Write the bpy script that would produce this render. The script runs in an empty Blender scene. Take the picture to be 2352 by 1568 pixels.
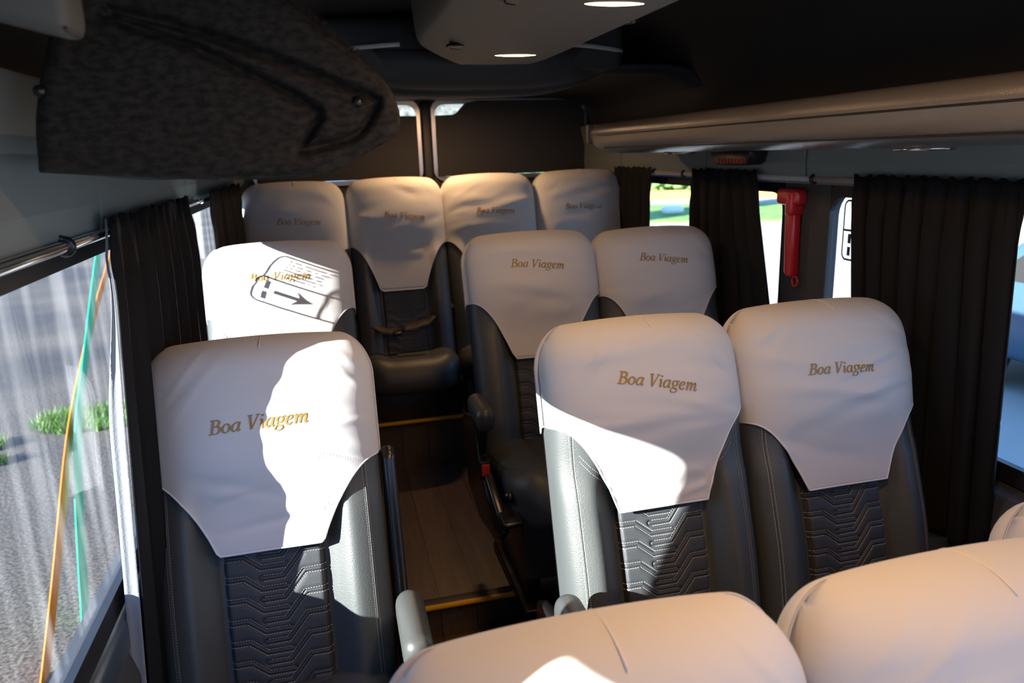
import bpy, bmesh, math, random
import numpy as np
from mathutils import Matrix, Vector
C = bpy.context.scene.collection
SC = bpy.context.scene
PI = math.pi
# ---------------------------------------------------------------- camera, sky, sun, exposure
OX, OZ = -0.5, 1.55                      # van frame: centre line x=0, lowest floor z=0
def W(p): return (p[0] + OX, p[1], p[2] + OZ)
def cam_setup():
    f, cx, cy = 1700.0, 1176, 784
    F = np.array([740 - cx, cy - 365, -f]); F /= np.linalg.norm(F)
    L = np.array([8700 - cx, cy - 80, -f]); L -= F * (L @ F); L /= np.linalg.norm(L)
    V = np.cross(L, F)
    R = np.stack([L, F, V], 0)
    cd = bpy.data.cameras.new('camera'); cam = bpy.data.objects.new('camera', cd); C.objects.link(cam)
    m = Matrix([list(R[i]) + [0] for i in range(3)] + [[0, 0, 0, 1]])
    m.translation = W((0, 0, 0)); cam.matrix_world = m
    cd.lens = f / 2352 * 36; cd.sensor_width = 36; cd.clip_start = 0.02; cd.clip_end = 300
    cd.dof.use_dof = True; cd.dof.focus_distance = 1.5; cd.dof.aperture_fstop = 4.5
    SC.camera = cam
cam_setup()
wd = bpy.data.worlds.new('sky'); SC.world = wd; wd.use_nodes = True
nt = wd.node_tree; bg = nt.nodes['Background']
tc = nt.nodes.new('ShaderNodeTexCoord'); sx = nt.nodes.new('ShaderNodeSeparateXYZ'); rp = nt.nodes.new('ShaderNodeValToRGB')
nt.links.new(tc.outputs['Generated'], sx.inputs[0]); nt.links.new(sx.outputs[2], rp.inputs[0]); nt.links.new(rp.outputs[0], bg.inputs[0])
rp.color_ramp.elements[0].position = 0.0; rp.color_ramp.elements[0].color = (.36, .62, 1, 1)
rp.color_ramp.elements[1].position = 0.6; rp.color_ramp.elements[1].color = (.15, .38, 1, 1)
bg.inputs[1].default_value = 2.3
SUN = Vector((1, .45, -.42)).normalized()
sd = bpy.data.lights.new('sun', 'SUN'); so = bpy.data.objects.new('sun', sd); C.objects.link(so)
sd.energy = 25.0; sd.angle = math.radians(.5); sd.color = (1, .95, .88)
so.rotation_euler = SUN.to_track_quat('-Z', 'Y').to_euler(); so.location = (-6, -3, 6)
LAMP_W = 1.9
SC.view_settings.view_transform = 'Standard'; SC.view_settings.look = 'None'
SC.view_settings.exposure = 0.12; SC.view_settings.gamma = 1.0; SC.view_settings.use_curve_mapping = False
SC.cycles.max_bounces = 10; SC.cycles.diffuse_bounces = 5; SC.cycles.transparent_max_bounces = 16
SC.cycles.sample_clamp_indirect = 6.0; SC.cycles.use_denoising = True
# ---------------------------------------------------------------- materials
M = {}
def mat(name, col, rough=.5, metal=0, bump=0, bscale=200, var=0, vscale=5, emit=None, es=0, spec=.5, sheen=0, coat=0, detail=3, stretch=None, col2=None):
    m = bpy.data.materials.new(name); m.use_nodes = True; n = m.node_tree; b = n.nodes['Principled BSDF']
    b.inputs['Base Color'].default_value = (*col, 1); b.inputs['Roughness'].default_value = rough
    b.inputs['Metallic'].default_value = metal; b.inputs['Specular IOR Level'].default_value = spec
    b.inputs['Sheen Weight'].default_value = sheen; b.inputs['Coat Weight'].default_value = coat
    t = n.nodes.new('ShaderNodeTexCoord')
    def noise(sc, dt):
        x = n.nodes.new('ShaderNodeTexNoise'); x.inputs['Scale'].default_value = sc; x.inputs['Detail'].default_value = dt
        if stretch:
            mp = n.nodes.new('ShaderNodeMapping'); mp.inputs['Scale'].default_value = stretch
            n.links.new(t.outputs['Object'], mp.inputs[0]); n.links.new(mp.outputs[0], x.inputs['Vector'])
        else: n.links.new(t.outputs['Object'], x.inputs['Vector'])
        return x
    if bump:
        x = noise(bscale, detail); bp = n.nodes.new('ShaderNodeBump'); bp.inputs['Strength'].default_value = bump; bp.inputs['Distance'].default_value = .002
        n.links.new(x.outputs[0], bp.inputs['Height']); n.links.new(bp.outputs[0], b.inputs['Normal'])
    c2 = col2 or tuple(max(0, c * (1 - var)) for c in col)
    if var or col2:
        x = noise(vscale, 4); r = n.nodes.new('ShaderNodeValToRGB')
        r.color_ramp.elements[0].position = .35; r.color_ramp.elements[1].position = .65
        r.color_ramp.elements[0].color = (*c2, 1); r.color_ramp.elements[1].color = (*col, 1)
        n.links.new(x.outputs[0], r.inputs[0]); n.links.new(r.outputs[0], b.inputs['Base Color'])
    if emit: b.inputs['Emission Color'].default_value = (*emit, 1); b.inputs['Emission Strength'].default_value = es
    M[name] = m; return m
mat('cloth', (.58, .585, .60), .85, bump=.12, bscale=900, sheen=.15)
mat('hem', (.68, .68, .69), .85)
mat('leather', (.060, .069, .072), .47, bump=.35, bscale=420, spec=.6)
mat('leather_panel', (.040, .046, .054), .58, bump=.3, bscale=700, spec=.5)
mat('thread', (.42, .42, .40), .7)
mat('gold', (.30, .18, .04), .45, metal=.0, spec=.7)
mat('black_plastic', (.010, .010, .011), .28, spec=.6)
mat('grey_plastic', (.05, .055, .055), .4)
mat('chrome', (.75, .75, .78), .18, metal=1)
mat('steel', (.55, .5, .48), .35, metal=1)
mat('pale_rod', (.55, .50, .50), .35)
mat('red', (.55, .012, .02), .28, spec=.6, coat=.4)
mat('red_button', (.8, .05, .03), .35)
mat('curtain', (.006, .0065, .008), .7, bump=.3, bscale=600, spec=.25)
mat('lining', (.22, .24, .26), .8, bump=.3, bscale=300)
mat('liner', (.22, .27, .285), .62, bump=.2, bscale=350)
mat('dark_liner', (.045, .049, .054), .6, bump=.15, bscale=300)
mat('console', (.19, .17, .155), .55, bump=.05, bscale=400)
mat('corner', (.14, .14, .125), .6)
mat('rackskin', (.20, .19, .18), .25, bump=.25, bscale=450, spec=.7)
mat('rackdark', (.012, .012, .013), .5)
mat('carpet', (.036, .032, .027), .8, bump=.5, bscale=260, stretch=(.8, 1, 1.6), col2=(.010, .010, .010), vscale=90, spec=.3)
mat('rubber', (.012, .013, .015), .5)
mat('sill', (.05, .07, .10), .3, spec=.7)
mat('webbing', (.02, .018, .017), .6, bump=.5, bscale=500)
mat('yellow', (.75, .38, .01), .5)
mat('shade', (.040, .038, .037), .7, bump=.05, bscale=300)
mat('lens', (.9, .8, .6), .4, emit=(1, .62, .30), es=14)
mat('clear', (.55, .58, .6), .1, spec=.8)
mat('white_strip', (.6, .62, .62), .3)
mat('decal', (.03, .045, .05), .6)
mat('led', (.25, .02, .01), .5, emit=(1, .12, .04), es=.04)
mat('asphalt', (.105, .10, .09), .9, bump=.8, bscale=60, col2=(.05, .05, .05), vscale=1.2, detail=8)
mat('pavement', (.36, .33, .28), .9, bump=.2, bscale=8, var=.12, vscale=.6)
mat('grass', (.20, .36, .07), .9, bump=.8, bscale=30, var=.4, vscale=2)
mat('leaf', (.07, .17, .03), .8, col2=(.22, .38, .10), vscale=2)
mat('kerb', (.80, .50, .08), .8)
mat('car', (.05, .10, .15), .3)
mat('stone', (.85, .85, .82), .8)
mat('pale_backdrop', (.30, .31, .29), .9, col2=(.06, .07, .05), vscale=6)
mat('tyre', (.02, .02, .02), .8)
def asphalt_mat():
    m = bpy.data.materials.new('asphalt'); m.use_nodes = True; n = m.node_tree; b = n.nodes['Principled BSDF']; b.inputs['Roughness'].default_value = .9
    t = n.nodes.new('ShaderNodeTexCoord'); a = []
    for sc, dt, lo, hi, c0, c1 in ((55, 3, .38, .66, (.25, .25, .26), (1.6, 1.5, 1.35)), (.45, 5, .35, .65, (.036, .035, .033), (.115, .10, .078))):
        x = n.nodes.new('ShaderNodeTexNoise'); x.inputs['Scale'].default_value = sc; x.inputs['Detail'].default_value = dt; n.links.new(t.outputs['Object'], x.inputs['Vector'])
        r = n.nodes.new('ShaderNodeValToRGB'); r.color_ramp.elements[0].position = lo; r.color_ramp.elements[1].position = hi; r.color_ramp.elements[0].color = (*c0, 1); r.color_ramp.elements[1].color = (*c1, 1)
        n.links.new(x.outputs[0], r.inputs[0]); a.append(r)
    mx = n.nodes.new('ShaderNodeMixRGB'); mx.blend_type = 'MULTIPLY'; mx.inputs[0].default_value = 1; n.links.new(a[0].outputs[0], mx.inputs[1]); n.links.new(a[1].outputs[0], mx.inputs[2]); n.links.new(mx.outputs[0], b.inputs['Base Color'])
    M['asphalt'] = m
asphalt_mat()
def floor_mat():
    m = bpy.data.materials.new('planks'); m.use_nodes = True; n = m.node_tree; b = n.nodes['Principled BSDF']
    t = n.nodes.new('ShaderNodeTexCoord'); mp = n.nodes.new('ShaderNodeMapping'); mp.inputs['Rotation'].default_value = (0, 0, PI / 2)
    br = n.nodes.new('ShaderNodeTexBrick'); br.inputs['Scale'].default_value = 1; br.inputs['Brick Width'].default_value = 1.3
    br.inputs['Row Height'].default_value = .115; br.inputs['Mortar Size'].default_value = .0016
    br.inputs['Color1'].default_value = (.095, .062, .045, 1); br.inputs['Color2'].default_value = (.068, .047, .037, 1); br.inputs['Mortar'].default_value = (.010, .008, .007, 1)
    n.links.new(t.outputs['Object'], mp.inputs[0]); n.links.new(mp.outputs[0], br.inputs['Vector'])
    mp2 = n.nodes.new('ShaderNodeMapping'); mp2.inputs['Scale'].default_value = (40, 3, 40)
    nz = n.nodes.new('ShaderNodeTexNoise'); nz.inputs['Scale'].default_value = 1.5; nz.inputs['Detail'].default_value = 5
    n.links.new(t.outputs['Object'], mp2.inputs[0]); n.links.new(mp2.outputs[0], nz.inputs['Vector'])
    mx = n.nodes.new('ShaderNodeMixRGB'); mx.blend_type = 'OVERLAY'; mx.inputs[0].default_value = .5
    n.links.new(br.outputs[0], mx.inputs[1]); n.links.new(nz.outputs[0], mx.inputs[2]); n.links.new(mx.outputs[0], b.inputs['Base Color'])
    b.inputs['Roughness'].default_value = .42
    M['planks'] = m
floor_mat()
def glass_mat(name, tint, streaks):
    m = bpy.data.materials.new(name); m.use_nodes = True; n = m.node_tree; n.nodes.clear()
    o = n.nodes.new('ShaderNodeOutputMaterial'); tr = n.nodes.new('ShaderNodeBsdfTransparent'); tr.inputs[0].default_value = (*tint, 1)
    gl = n.nodes.new('ShaderNodeBsdfGlossy'); gl.inputs['Roughness'].default_value = .02
    lw = n.nodes.new('ShaderNodeLayerWeight'); lw.inputs[0].default_value = .5; fr = n.nodes.new('ShaderNodeMath'); fr.operation = 'POWER'; fr.inputs[1].default_value = 5; n.links.new(lw.outputs[1], fr.inputs[0]); f0 = fr; fr = n.nodes.new('ShaderNodeMath'); fr.operation = 'MULTIPLY'; fr.inputs[1].default_value = .25 if streaks else .6; n.links.new(f0.outputs[0], fr.inputs[0])
    mx = n.nodes.new('ShaderNodeMixShader'); n.links.new(fr.outputs[0], mx.inputs[0]); n.links.new(tr.outputs[0], mx.inputs[1]); n.links.new(gl.outputs[0], mx.inputs[2])
    last = mx
    if streaks:  # faint whitish upright streaks over the pane
        t = n.nodes.new('ShaderNodeTexCoord'); mp = n.nodes.new('ShaderNodeMapping'); mp.inputs['Scale'].default_value = (1, 16, 1.3)
        nz = n.nodes.new('ShaderNodeTexNoise'); nz.inputs['Scale'].default_value = 1.6; nz.inputs['Detail'].default_value = 3
        n.links.new(t.outputs['Object'], mp.inputs[0]); n.links.new(mp.outputs[0], nz.inputs['Vector'])
        r = n.nodes.new('ShaderNodeValToRGB'); r.color_ramp.elements[0].position = .47; r.color_ramp.elements[1].position = .68
        r.color_ramp.elements[0].color = (0, 0, 0, 1); r.color_ramp.elements[1].color = (streaks, streaks, streaks, 1)
        n.links.new(nz.outputs[0], r.inputs[0])
        df = n.nodes.new('ShaderNodeBsdfTranslucent'); df.inputs[0].default_value = (.9, .92, .95, 1)
        m2 = n.nodes.new('ShaderNodeMixShader'); n.links.new(r.outputs[0], m2.inputs[0]); n.links.new(mx.outputs[0], m2.inputs[1]); n.links.new(df.outputs[0], m2.inputs[2])
        last = m2
    n.links.new(last.outputs[0], o.inputs[0]); M[name] = m
mat('green_stripe', (.0, .50, .22), .5)
mat('orange_stripe', (.80, .19, .0), .5)
glass_mat('glass', (.95, .98, .97), 0); glass_mat('streaked_glass', (.95, .97, .97), .028)
# ---------------------------------------------------------------- helpers
def tag(o, label=None, cat=None, group=None, kind=None):
    if label: o['label'] = label
    if cat: o['category'] = cat
    if group: o['group'] = group
    if kind: o['kind'] = kind
    return o
def thing(name, label, cat, org, group=None, rz=0):
    o = bpy.data.objects.new(name, None); C.objects.link(o); o.location = W(org); o.rotation_euler = (0, 0, rz); o.empty_display_size = .05
    return tag(o, label, cat, group)
def mk(name, V, F, m, parent=None, org=(0, 0, 0), smooth=True, solid=0, label=None, soff=0):
    """verts in the camera frame; org = thing's base point in that frame (verts become local to it)"""
    me = bpy.data.meshes.new(name)
    V = np.asarray(V, dtype=float) - np.array(org)
    me.from_pydata(V.tolist(), [], F); me.update()
    if smooth: me.polygons.foreach_set('use_smooth', [True] * len(me.polygons))
    me.materials.append(M[m] if isinstance(m, str) else m)
    o = bpy.data.objects.new(name, me); C.objects.link(o)
    if parent: o.parent = parent
    else: o.location = W(org)
    if solid:
        md = o.modifiers.new('thick', 'SOLIDIFY'); md.thickness = solid; md.offset = soff
    if label: o['label'] = label
    return o
def st(o): o['kind'] = 'structure'; return o
class B:
    def __init__(s): s.V = []; s.F = []
    def add(s, V, F):
        k = len(s.V); s.V += [tuple(v) for v in V]; s.F += [tuple(i + k for i in f) for f in F]; return s
    def mk(s, name, m, parent=None, org=(0, 0, 0), **k): return mk(name, s.V, s.F, m, parent, org, **k)
def rbox(x0, x1, y0, y1, z0, z1, r=.005, seg=3):
    bm = bmesh.new(); bmesh.ops.create_cube(bm, size=1)
    for v in bm.verts: v.co = Vector(((x0 + x1) / 2 + v.co.x * (x1 - x0), (y0 + y1) / 2 + v.co.y * (y1 - y0), (z0 + z1) / 2 + v.co.z * (z1 - z0)))
    r = min(r, .49 * min(x1 - x0, y1 - y0, z1 - z0))
    if r > 0: bmesh.ops.bevel(bm, geom=bm.edges[:], offset=r, segments=seg, profile=.5, affect='EDGES')
    bm.verts.index_update(); V = [v.co[:] for v in bm.verts]; F = [[v.index for v in f.verts] for f in bm.faces]; bm.free(); return V, F
def prism(poly, a, b, plane='yz', r=0, seg=2):
    bm = bmesh.new()
    def mp(p, t):
        return {'yz': (t, p[0], p[1]), 'xz': (p[0], t, p[1]), 'xy': (p[0], p[1], t)}[plane]
    v0 = [bm.verts.new(mp(p, a)) for p in poly]; v1 = [bm.verts.new(mp(p, b)) for p in poly]; n = len(poly)
    bm.faces.new(v0); bm.faces.new(v1[::-1])
    for i in range(n): bm.faces.new((v0[i], v1[i], v1[(i + 1) % n], v0[(i + 1) % n]))
    bmesh.ops.recalc_face_normals(bm, faces=bm.faces[:])
    if r: 
        es = [e for e in bm.edges if len(e.link_faces) == 2 and e.calc_face_angle(0) > .5]
        bmesh.ops.bevel(bm, geom=es, offset=r, segments=seg, profile=.5, affect='EDGES')
    bm.verts.index_update(); V = [v.co[:] for v in bm.verts]; F = [[v.index for v in f.verts] for f in bm.faces]; bm.free(); return V, F
def tube(pts, r, n=8, closed=False, cap=True):
    P = [Vector(p) for p in pts]; V = []; F = []; k = len(P); up = None
    for i, p in enumerate(P):
        t = (P[(i + 1) % k] - P[i - 1]) if closed else (P[min(i + 1, k - 1)] - P[max(i - 1, 0)])
        t.normalize()
        if up is None: up = Vector((0, 0, 1)) if abs(t.z) < .9 else Vector((1, 0, 0))
        a = t.cross(up).normalized(); b = a.cross(t).normalized(); up = b
        rr = r[i] if isinstance(r, (list, tuple)) else r
        for j in range(n): V.append(p + (a * math.cos(2 * PI * j / n) + b * math.sin(2 * PI * j / n)) * rr)
    for i in range(k if closed else k - 1):
        for j in range(n):
            i2 = (i + 1) % k; F.append((i * n + j, i * n + (j + 1) % n, i2 * n + (j + 1) % n, i2 * n + j))
    if cap and not closed: F.append(tuple(range(n))[::-1]); F.append(tuple((k - 1) * n + j for j in range(n)))
    return V, F
def gridF(nr, nc, wrap=False):
    F = []
    for i in range(nr - 1):
        for j in range(nc if wrap else nc - 1):
            j2 = (j + 1) % nc; F.append((i * nc + j, i * nc + j2, (i + 1) * nc + j2, (i + 1) * nc + j))
    return F
def holed(outer, holes, depth, mapf):
    """flat plate with holes (2-D curve fill), mapped by mapf(u,v,w)"""
    cu = bpy.data.curves.new('tmp', 'CURVE'); cu.dimensions = '2D'; cu.fill_mode = 'BOTH'; cu.extrude = depth / 2
    for pl in [outer] + holes:
        sp = cu.splines.new('POLY'); sp.points.add(len(pl) - 1); sp.use_cyclic_u = True
        for i, p in enumerate(pl): sp.points[i].co = (p[0], p[1], 0, 1)
    ob = bpy.data.objects.new('tmp', cu); C.objects.link(ob)
    me = bpy.data.meshes.new_from_object(ob.evaluated_get(bpy.context.evaluated_depsgraph_get()))
    V = [mapf(*v.co) for v in me.vertices]; F = [list(p.vertices) for p in me.polygons]
    bpy.data.objects.remove(ob); bpy.data.curves.remove(cu); bpy.data.meshes.remove(me)
    return V, F
def rrect(a0, a1, b0, b1, r, n=6):
    out = []
    for cx, cy, t0 in ((a1 - r, b1 - r, 0), (a0 + r, b1 - r, PI / 2), (a0 + r, b0 + r, PI), (a1 - r, b0 + r, 1.5 * PI)):
        for i in range(n + 1): t = t0 + PI / 2 * i / n; out.append((cx + r * math.cos(t), cy + r * math.sin(t)))
    return out
def sms(a, b, x): t = np.clip((x - a) / (b - a), 0, 1); return t * t * (3 - 2 * t)
def catmull(P, n=6):
    P = [np.array(p, float) for p in P]; Q = [2 * P[0] - P[1]] + P + [2 * P[-1] - P[-2]]; out = []
    for i in range(1, len(Q) - 2):
        for k in range(n):
            t = k / n; a, b, c, d = Q[i - 1:i + 3]
            out.append(.5 * ((2 * b) + (-a + c) * t + (2 * a - 5 * b + 4 * c - d) * t * t + (-a + 3 * b - 3 * c + d) * t ** 3))
    out.append(P[-1]); return out
# ---------------------------------------------------------------- lettering
def ribbon(pts, n=6, smooth=True):
    """pts: (x, y, width) -> quads"""
    Q = catmull(pts, n) if smooth and len(pts) > 2 else [np.array(pts[0]) + (np.array(pts[-1]) - np.array(pts[0])) * t for t in np.linspace(0, 1, 5)] if len(pts) == 2 else [np.array(p, float) for p in pts]
    L = []; 
    for i, q in enumerate(Q):
        t = Q[min(i + 1, len(Q) - 1)][:2] - Q[max(i - 1, 0)][:2]; t = t / (np.linalg.norm(t) + 1e-9); nn = np.array([-t[1], t[0]]) * (q[2] * 1.12 + .012)
        L.append((q[:2] + nn / 2, q[:2] - nn / 2))
    return L
GL = {
 'B': (.60, [[(.17, 0, .10), (.17, .68, .10)], [(.02, .015, .03), (.30, .015, .03)], [(.02, .665, .03), (.30, .665, .03)],
             [(.17, .665, .03), (.33, .66, .04), (.45, .58, .09), (.45, .46, .09), (.34, .375, .04), (.17, .365, .03)],
             [(.17, .365, .03), (.38, .36, .04), (.51, .27, .10), (.51, .12, .10), (.38, .02, .04), (.17, .015, .03)]]),
 'o': (.46, [[(.23, .43, .03), (.11, .36, .07), (.06, .21, .09), (.11, .07, .07), (.23, .01, .03), (.34, .07, .07), (.39, .22, .09), (.35, .36, .07), (.23, .43, .03)]]),
 'a': (.50, [[(.37, .40, .03), (.26, .43, .04), (.12, .35, .07), (.06, .19, .09), (.10, .06, .06), (.19, .02, .04), (.29, .11, .03), (.37, .26, .03)], [(.40, .44, .08), (.37, .22, .09), (.36, .07, .08), (.41, .02, .04), (.49, .08, .02)]]),
 'V': (.60, [[(.12, .68, .10), (.27, 0, .08)], [(.27, 0, .035), (.53, .68, .035)], [(.02, .665, .03), (.25, .665, .03)], [(.42, .665, .03), (.62, .665, .03)]]),
 'i': (.28, [[(.04, .36, .02), (.13, .42, .06), (.15, .22, .09), (.14, .07, .08), (.18, .02, .04), (.25, .07, .02)], [(.14, .56, .09), (.15, .65, .09)]]),
 'g': (.48, [[(.24, .43, .03), (.12, .39, .07), (.09, .28, .08), (.14, .18, .05), (.24, .15, .03), (.34, .20, .07), (.37, .30, .08), (.33, .40, .05), (.24, .43, .03)], [(.34, .40, .03), (.42, .44, .03), (.48, .41, .05)],
             [(.16, .17, .03), (.11, .09, .04), (.18, .04, .05), (.33, .0, .06), (.40, -.09, .06), (.32, -.19, .03), (.16, -.21, .03), (.04, -.16, .05), (.05, -.07, .04), (.14, .03, .03)]]),
 'e': (.43, [[(.09, .20, .03), (.22, .23, .03), (.33, .31, .05), (.31, .41, .05), (.22, .43, .03), (.11, .34, .07), (.06, .19, .09), (.11, .05, .07), (.22, .01, .05), (.37, .10, .02)]]),
 'm': (.80, [[(.02, .36, .02), (.10, .42, .07), (.12, .22, .09), (.09, 0, .08)], [(.12, .24, .03), (.22, .38, .05), (.32, .41, .08), (.35, .25, .09), (.32, 0, .08)],
             [(.35, .24, .03), (.46, .38, .05), (.56, .41, .08), (.59, .25, .09), (.57, .07, .08), (.62, .02, .04), (.72, .08, .02)]]),
 ' ': (.24, [])}
def text_quads(s, width, x0, y0, rot=0, shear=.22):
    adv = sum(GL[c][0] for c in s); k = width / adv; out = []; cx = 0
    ca, sa = math.cos(rot), math.sin(rot)
    for c in s:
        for stt in GL[c][1]:
            L = ribbon(stt)
            def tr(p):
                x = (cx + p[0] + p[1] * shear - adv / 2) * k; y = (p[1] - .25) * k; return (x0 + x * ca - y * sa, y0 + x * sa + y * ca)
            L = [(tr(a), tr(b)) for a, b in L]; out.append(L)
        cx += GL[c][0]
    return out
# ---------------------------------------------------------------- passenger seat
AL = math.radians(16)
def kround(s, H, r): t = np.clip((s - (H - r)) / r, 0, 1); return np.sqrt(np.maximum(1 - t * t, 0))
class Loft:
    """padded slab: x across, s along 'up', f along the front normal"""
    def __init__(S, Wd, H, rc, rt, D, Db, P0, ang, arch=.012, lean=None):
        S.W, S.H, S.rc, S.rt, S.D, S.Db, S.P0, S.arch = Wd, H, rc, rt, D, Db, np.array(P0, float), arch
        S.up = np.array([0, math.sin(ang), math.cos(ang)]); S.n = np.array([0, -math.cos(ang), math.sin(ang)])
    def hw(S, s): t = np.clip((s - (S.H - S.rc)) / S.rc, 0, 1); return S.W / 2 - S.rc * .8 * (1 - np.sqrt(np.maximum(1 - t * t, 0)))
    def f(S, x, s, D=None, off=0):
        u = np.clip(x / S.hw(s), -1, 1); return (kround(s, S.H, S.rt) * ((D or S.D)(x, s) + off)) * (1 - u ** 4) ** .25
    def P(S, x, s, f):
        x, s, f = np.broadcast_arrays(x, s, f); s2 = s + S.arch * (1 - (2 * x / S.W) ** 2) * sms(S.H * .5, S.H, s)
        return S.P0 + s2[..., None] * S.up + f[..., None] * S.n + x[..., None] * np.array([1., 0, 0])
    def rows(S, s0, s1, n): 
        t = np.linspace(0, 1, n); return s0 + (s1 - s0) * t
    def mesh(S, s0=0, nc=40, nr=40):
        ph = np.linspace(-PI / 2, PI / 2, nc); u = np.sin(ph)
        a = np.linspace(s0, S.H - S.rt, nr)[:-1]; b = S.H - S.rt + S.rt * np.sin(np.linspace(0, PI / 2, 12)); ss = np.concatenate([a, b])
        R = []
        for s in ss:
            x = S.hw(s) * u; fr = S.f(x, np.full_like(x, s)); bk = -kround(s, S.H, S.rt) * S.Db * (1 - u ** 4) ** .25
            X = np.concatenate([x, x[::-1][1:-1]]); Fv = np.concatenate([fr, bk[::-1][1:-1]])
            R.append(S.P(X, np.full_like(X, s), Fv))
        V = np.concatenate(R); m = 2 * nc - 2; F = gridF(len(ss), m, True); F.append(tuple(range(m))[::-1])
        return V, F
PW = .100
QP = .042
def bands(s0, s1, pw):
    out = []; k = 0; n = int((s1 - s0) / QP) + 3
    for i in range(n):
        y = s0 + i * QP
        out.append([(-pw * 1.02, y), (-.6 * pw, y), (-.28 * pw, y - .6 * QP), (.22 * pw, y - .6 * QP)])
        out.append([(pw * 1.02, y), (.57 * pw, y), (.15 * pw, y - 1.1 * QP), (-.28 * pw, y - 1.1 * QP)])
    return out
def seg_dist(X, Y, a, b):
    dx, dy = b[0] - a[0], b[1] - a[1]; t = np.clip(((X - a[0]) * dx + (Y - a[1]) * dy) / (dx * dx + dy * dy), 0, 1)
    return np.hypot(X - a[0] - t * dx, Y - a[1] - t * dy)
def quilt(L, s0, s1, pw, nx, ny, lift, parent, name='quilted_panel'):
    x = np.linspace(-pw, pw, nx); s = np.linspace(s0, s1, ny); X, S_ = np.meshgrid(x, s)
    g = np.full(X.shape, 9.)
    for bd in bands(s0, s1, pw):
        ys = [p[1] for p in bd]; rows = np.where((s > min(ys) - .012) & (s < max(ys) + .012))[0]
        if len(rows) == 0: continue
        r0, r1 = rows[0], rows[-1] + 1
        d = np.full((r1 - r0, nx), 9.)
        for a, b in zip(bd[:-1], bd[1:]): d = np.minimum(d, seg_dist(X[r0:r1], S_[r0:r1], a, b))
        g[r0:r1] = np.minimum(g[r0:r1], np.abs(d - .1 * QP))
    edge = np.minimum(pw - np.abs(X), 9); e = -.012 * np.exp(-(edge / .006) ** 2)
    f = L.f(X, S_) + lift - .0026 * np.exp(-(g / .0015) ** 2) + .0014 * (1 - np.exp(-(g / .006) ** 2)) + e
    return mk(name, L.P(X, S_, f).reshape(-1, 3), gridF(ny, nx), 'leather_panel', parent), lift
def dashes(L, line, lift, dl=.0034, gap=.0018, w=.0008, bb=None):
    bb = bb or B(); pts = [np.array(p, float) for p in line]; pos = 0; 
    for a, b in zip(pts[:-1], pts[1:]):
        ln = np.linalg.norm(b - a); t = (b - a) / ln; nn = np.array([-t[1], t[0]]); q = 0
        while q + dl < ln:
            p0 = a + t * q; p1 = p0 + t * dl
            c = np.array([p0 + nn * w / 2, p0 - nn * w / 2, p1 - nn * w / 2, p1 + nn * w / 2])
            f = L.f(c[:, 0], c[:, 1]) + lift; P = L.P(c[:, 0], c[:, 1], f); P2 = L.P(c[:, 0], c[:, 1], f - .0012)
            bb.add(np.concatenate([P, P2]), [(0, 1, 2, 3), (0, 4, 5, 1), (1, 5, 6, 2), (2, 6, 7, 3), (3, 7, 4, 0)]); q += dl + gap
    return bb
def offset_poly(bd, o):
    out = []
    for i, p in enumerate(bd):
        a = np.array(bd[max(i - 1, 0)]); b = np.array(bd[min(i + 1, len(bd) - 1)]); t = (b - a) / np.linalg.norm(b - a); out.append((p[0] - t[1] * o, p[1] + t[0] * o))
    return out
def head_depth(x, s, H):
    return .088 - .018 * (np.abs(x) / .22) ** 2 + .020 * np.exp(-((s - (H - .17)) / .11) ** 2) - .012 * np.exp(-((s - (H - .36)) / .06) ** 2)
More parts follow.
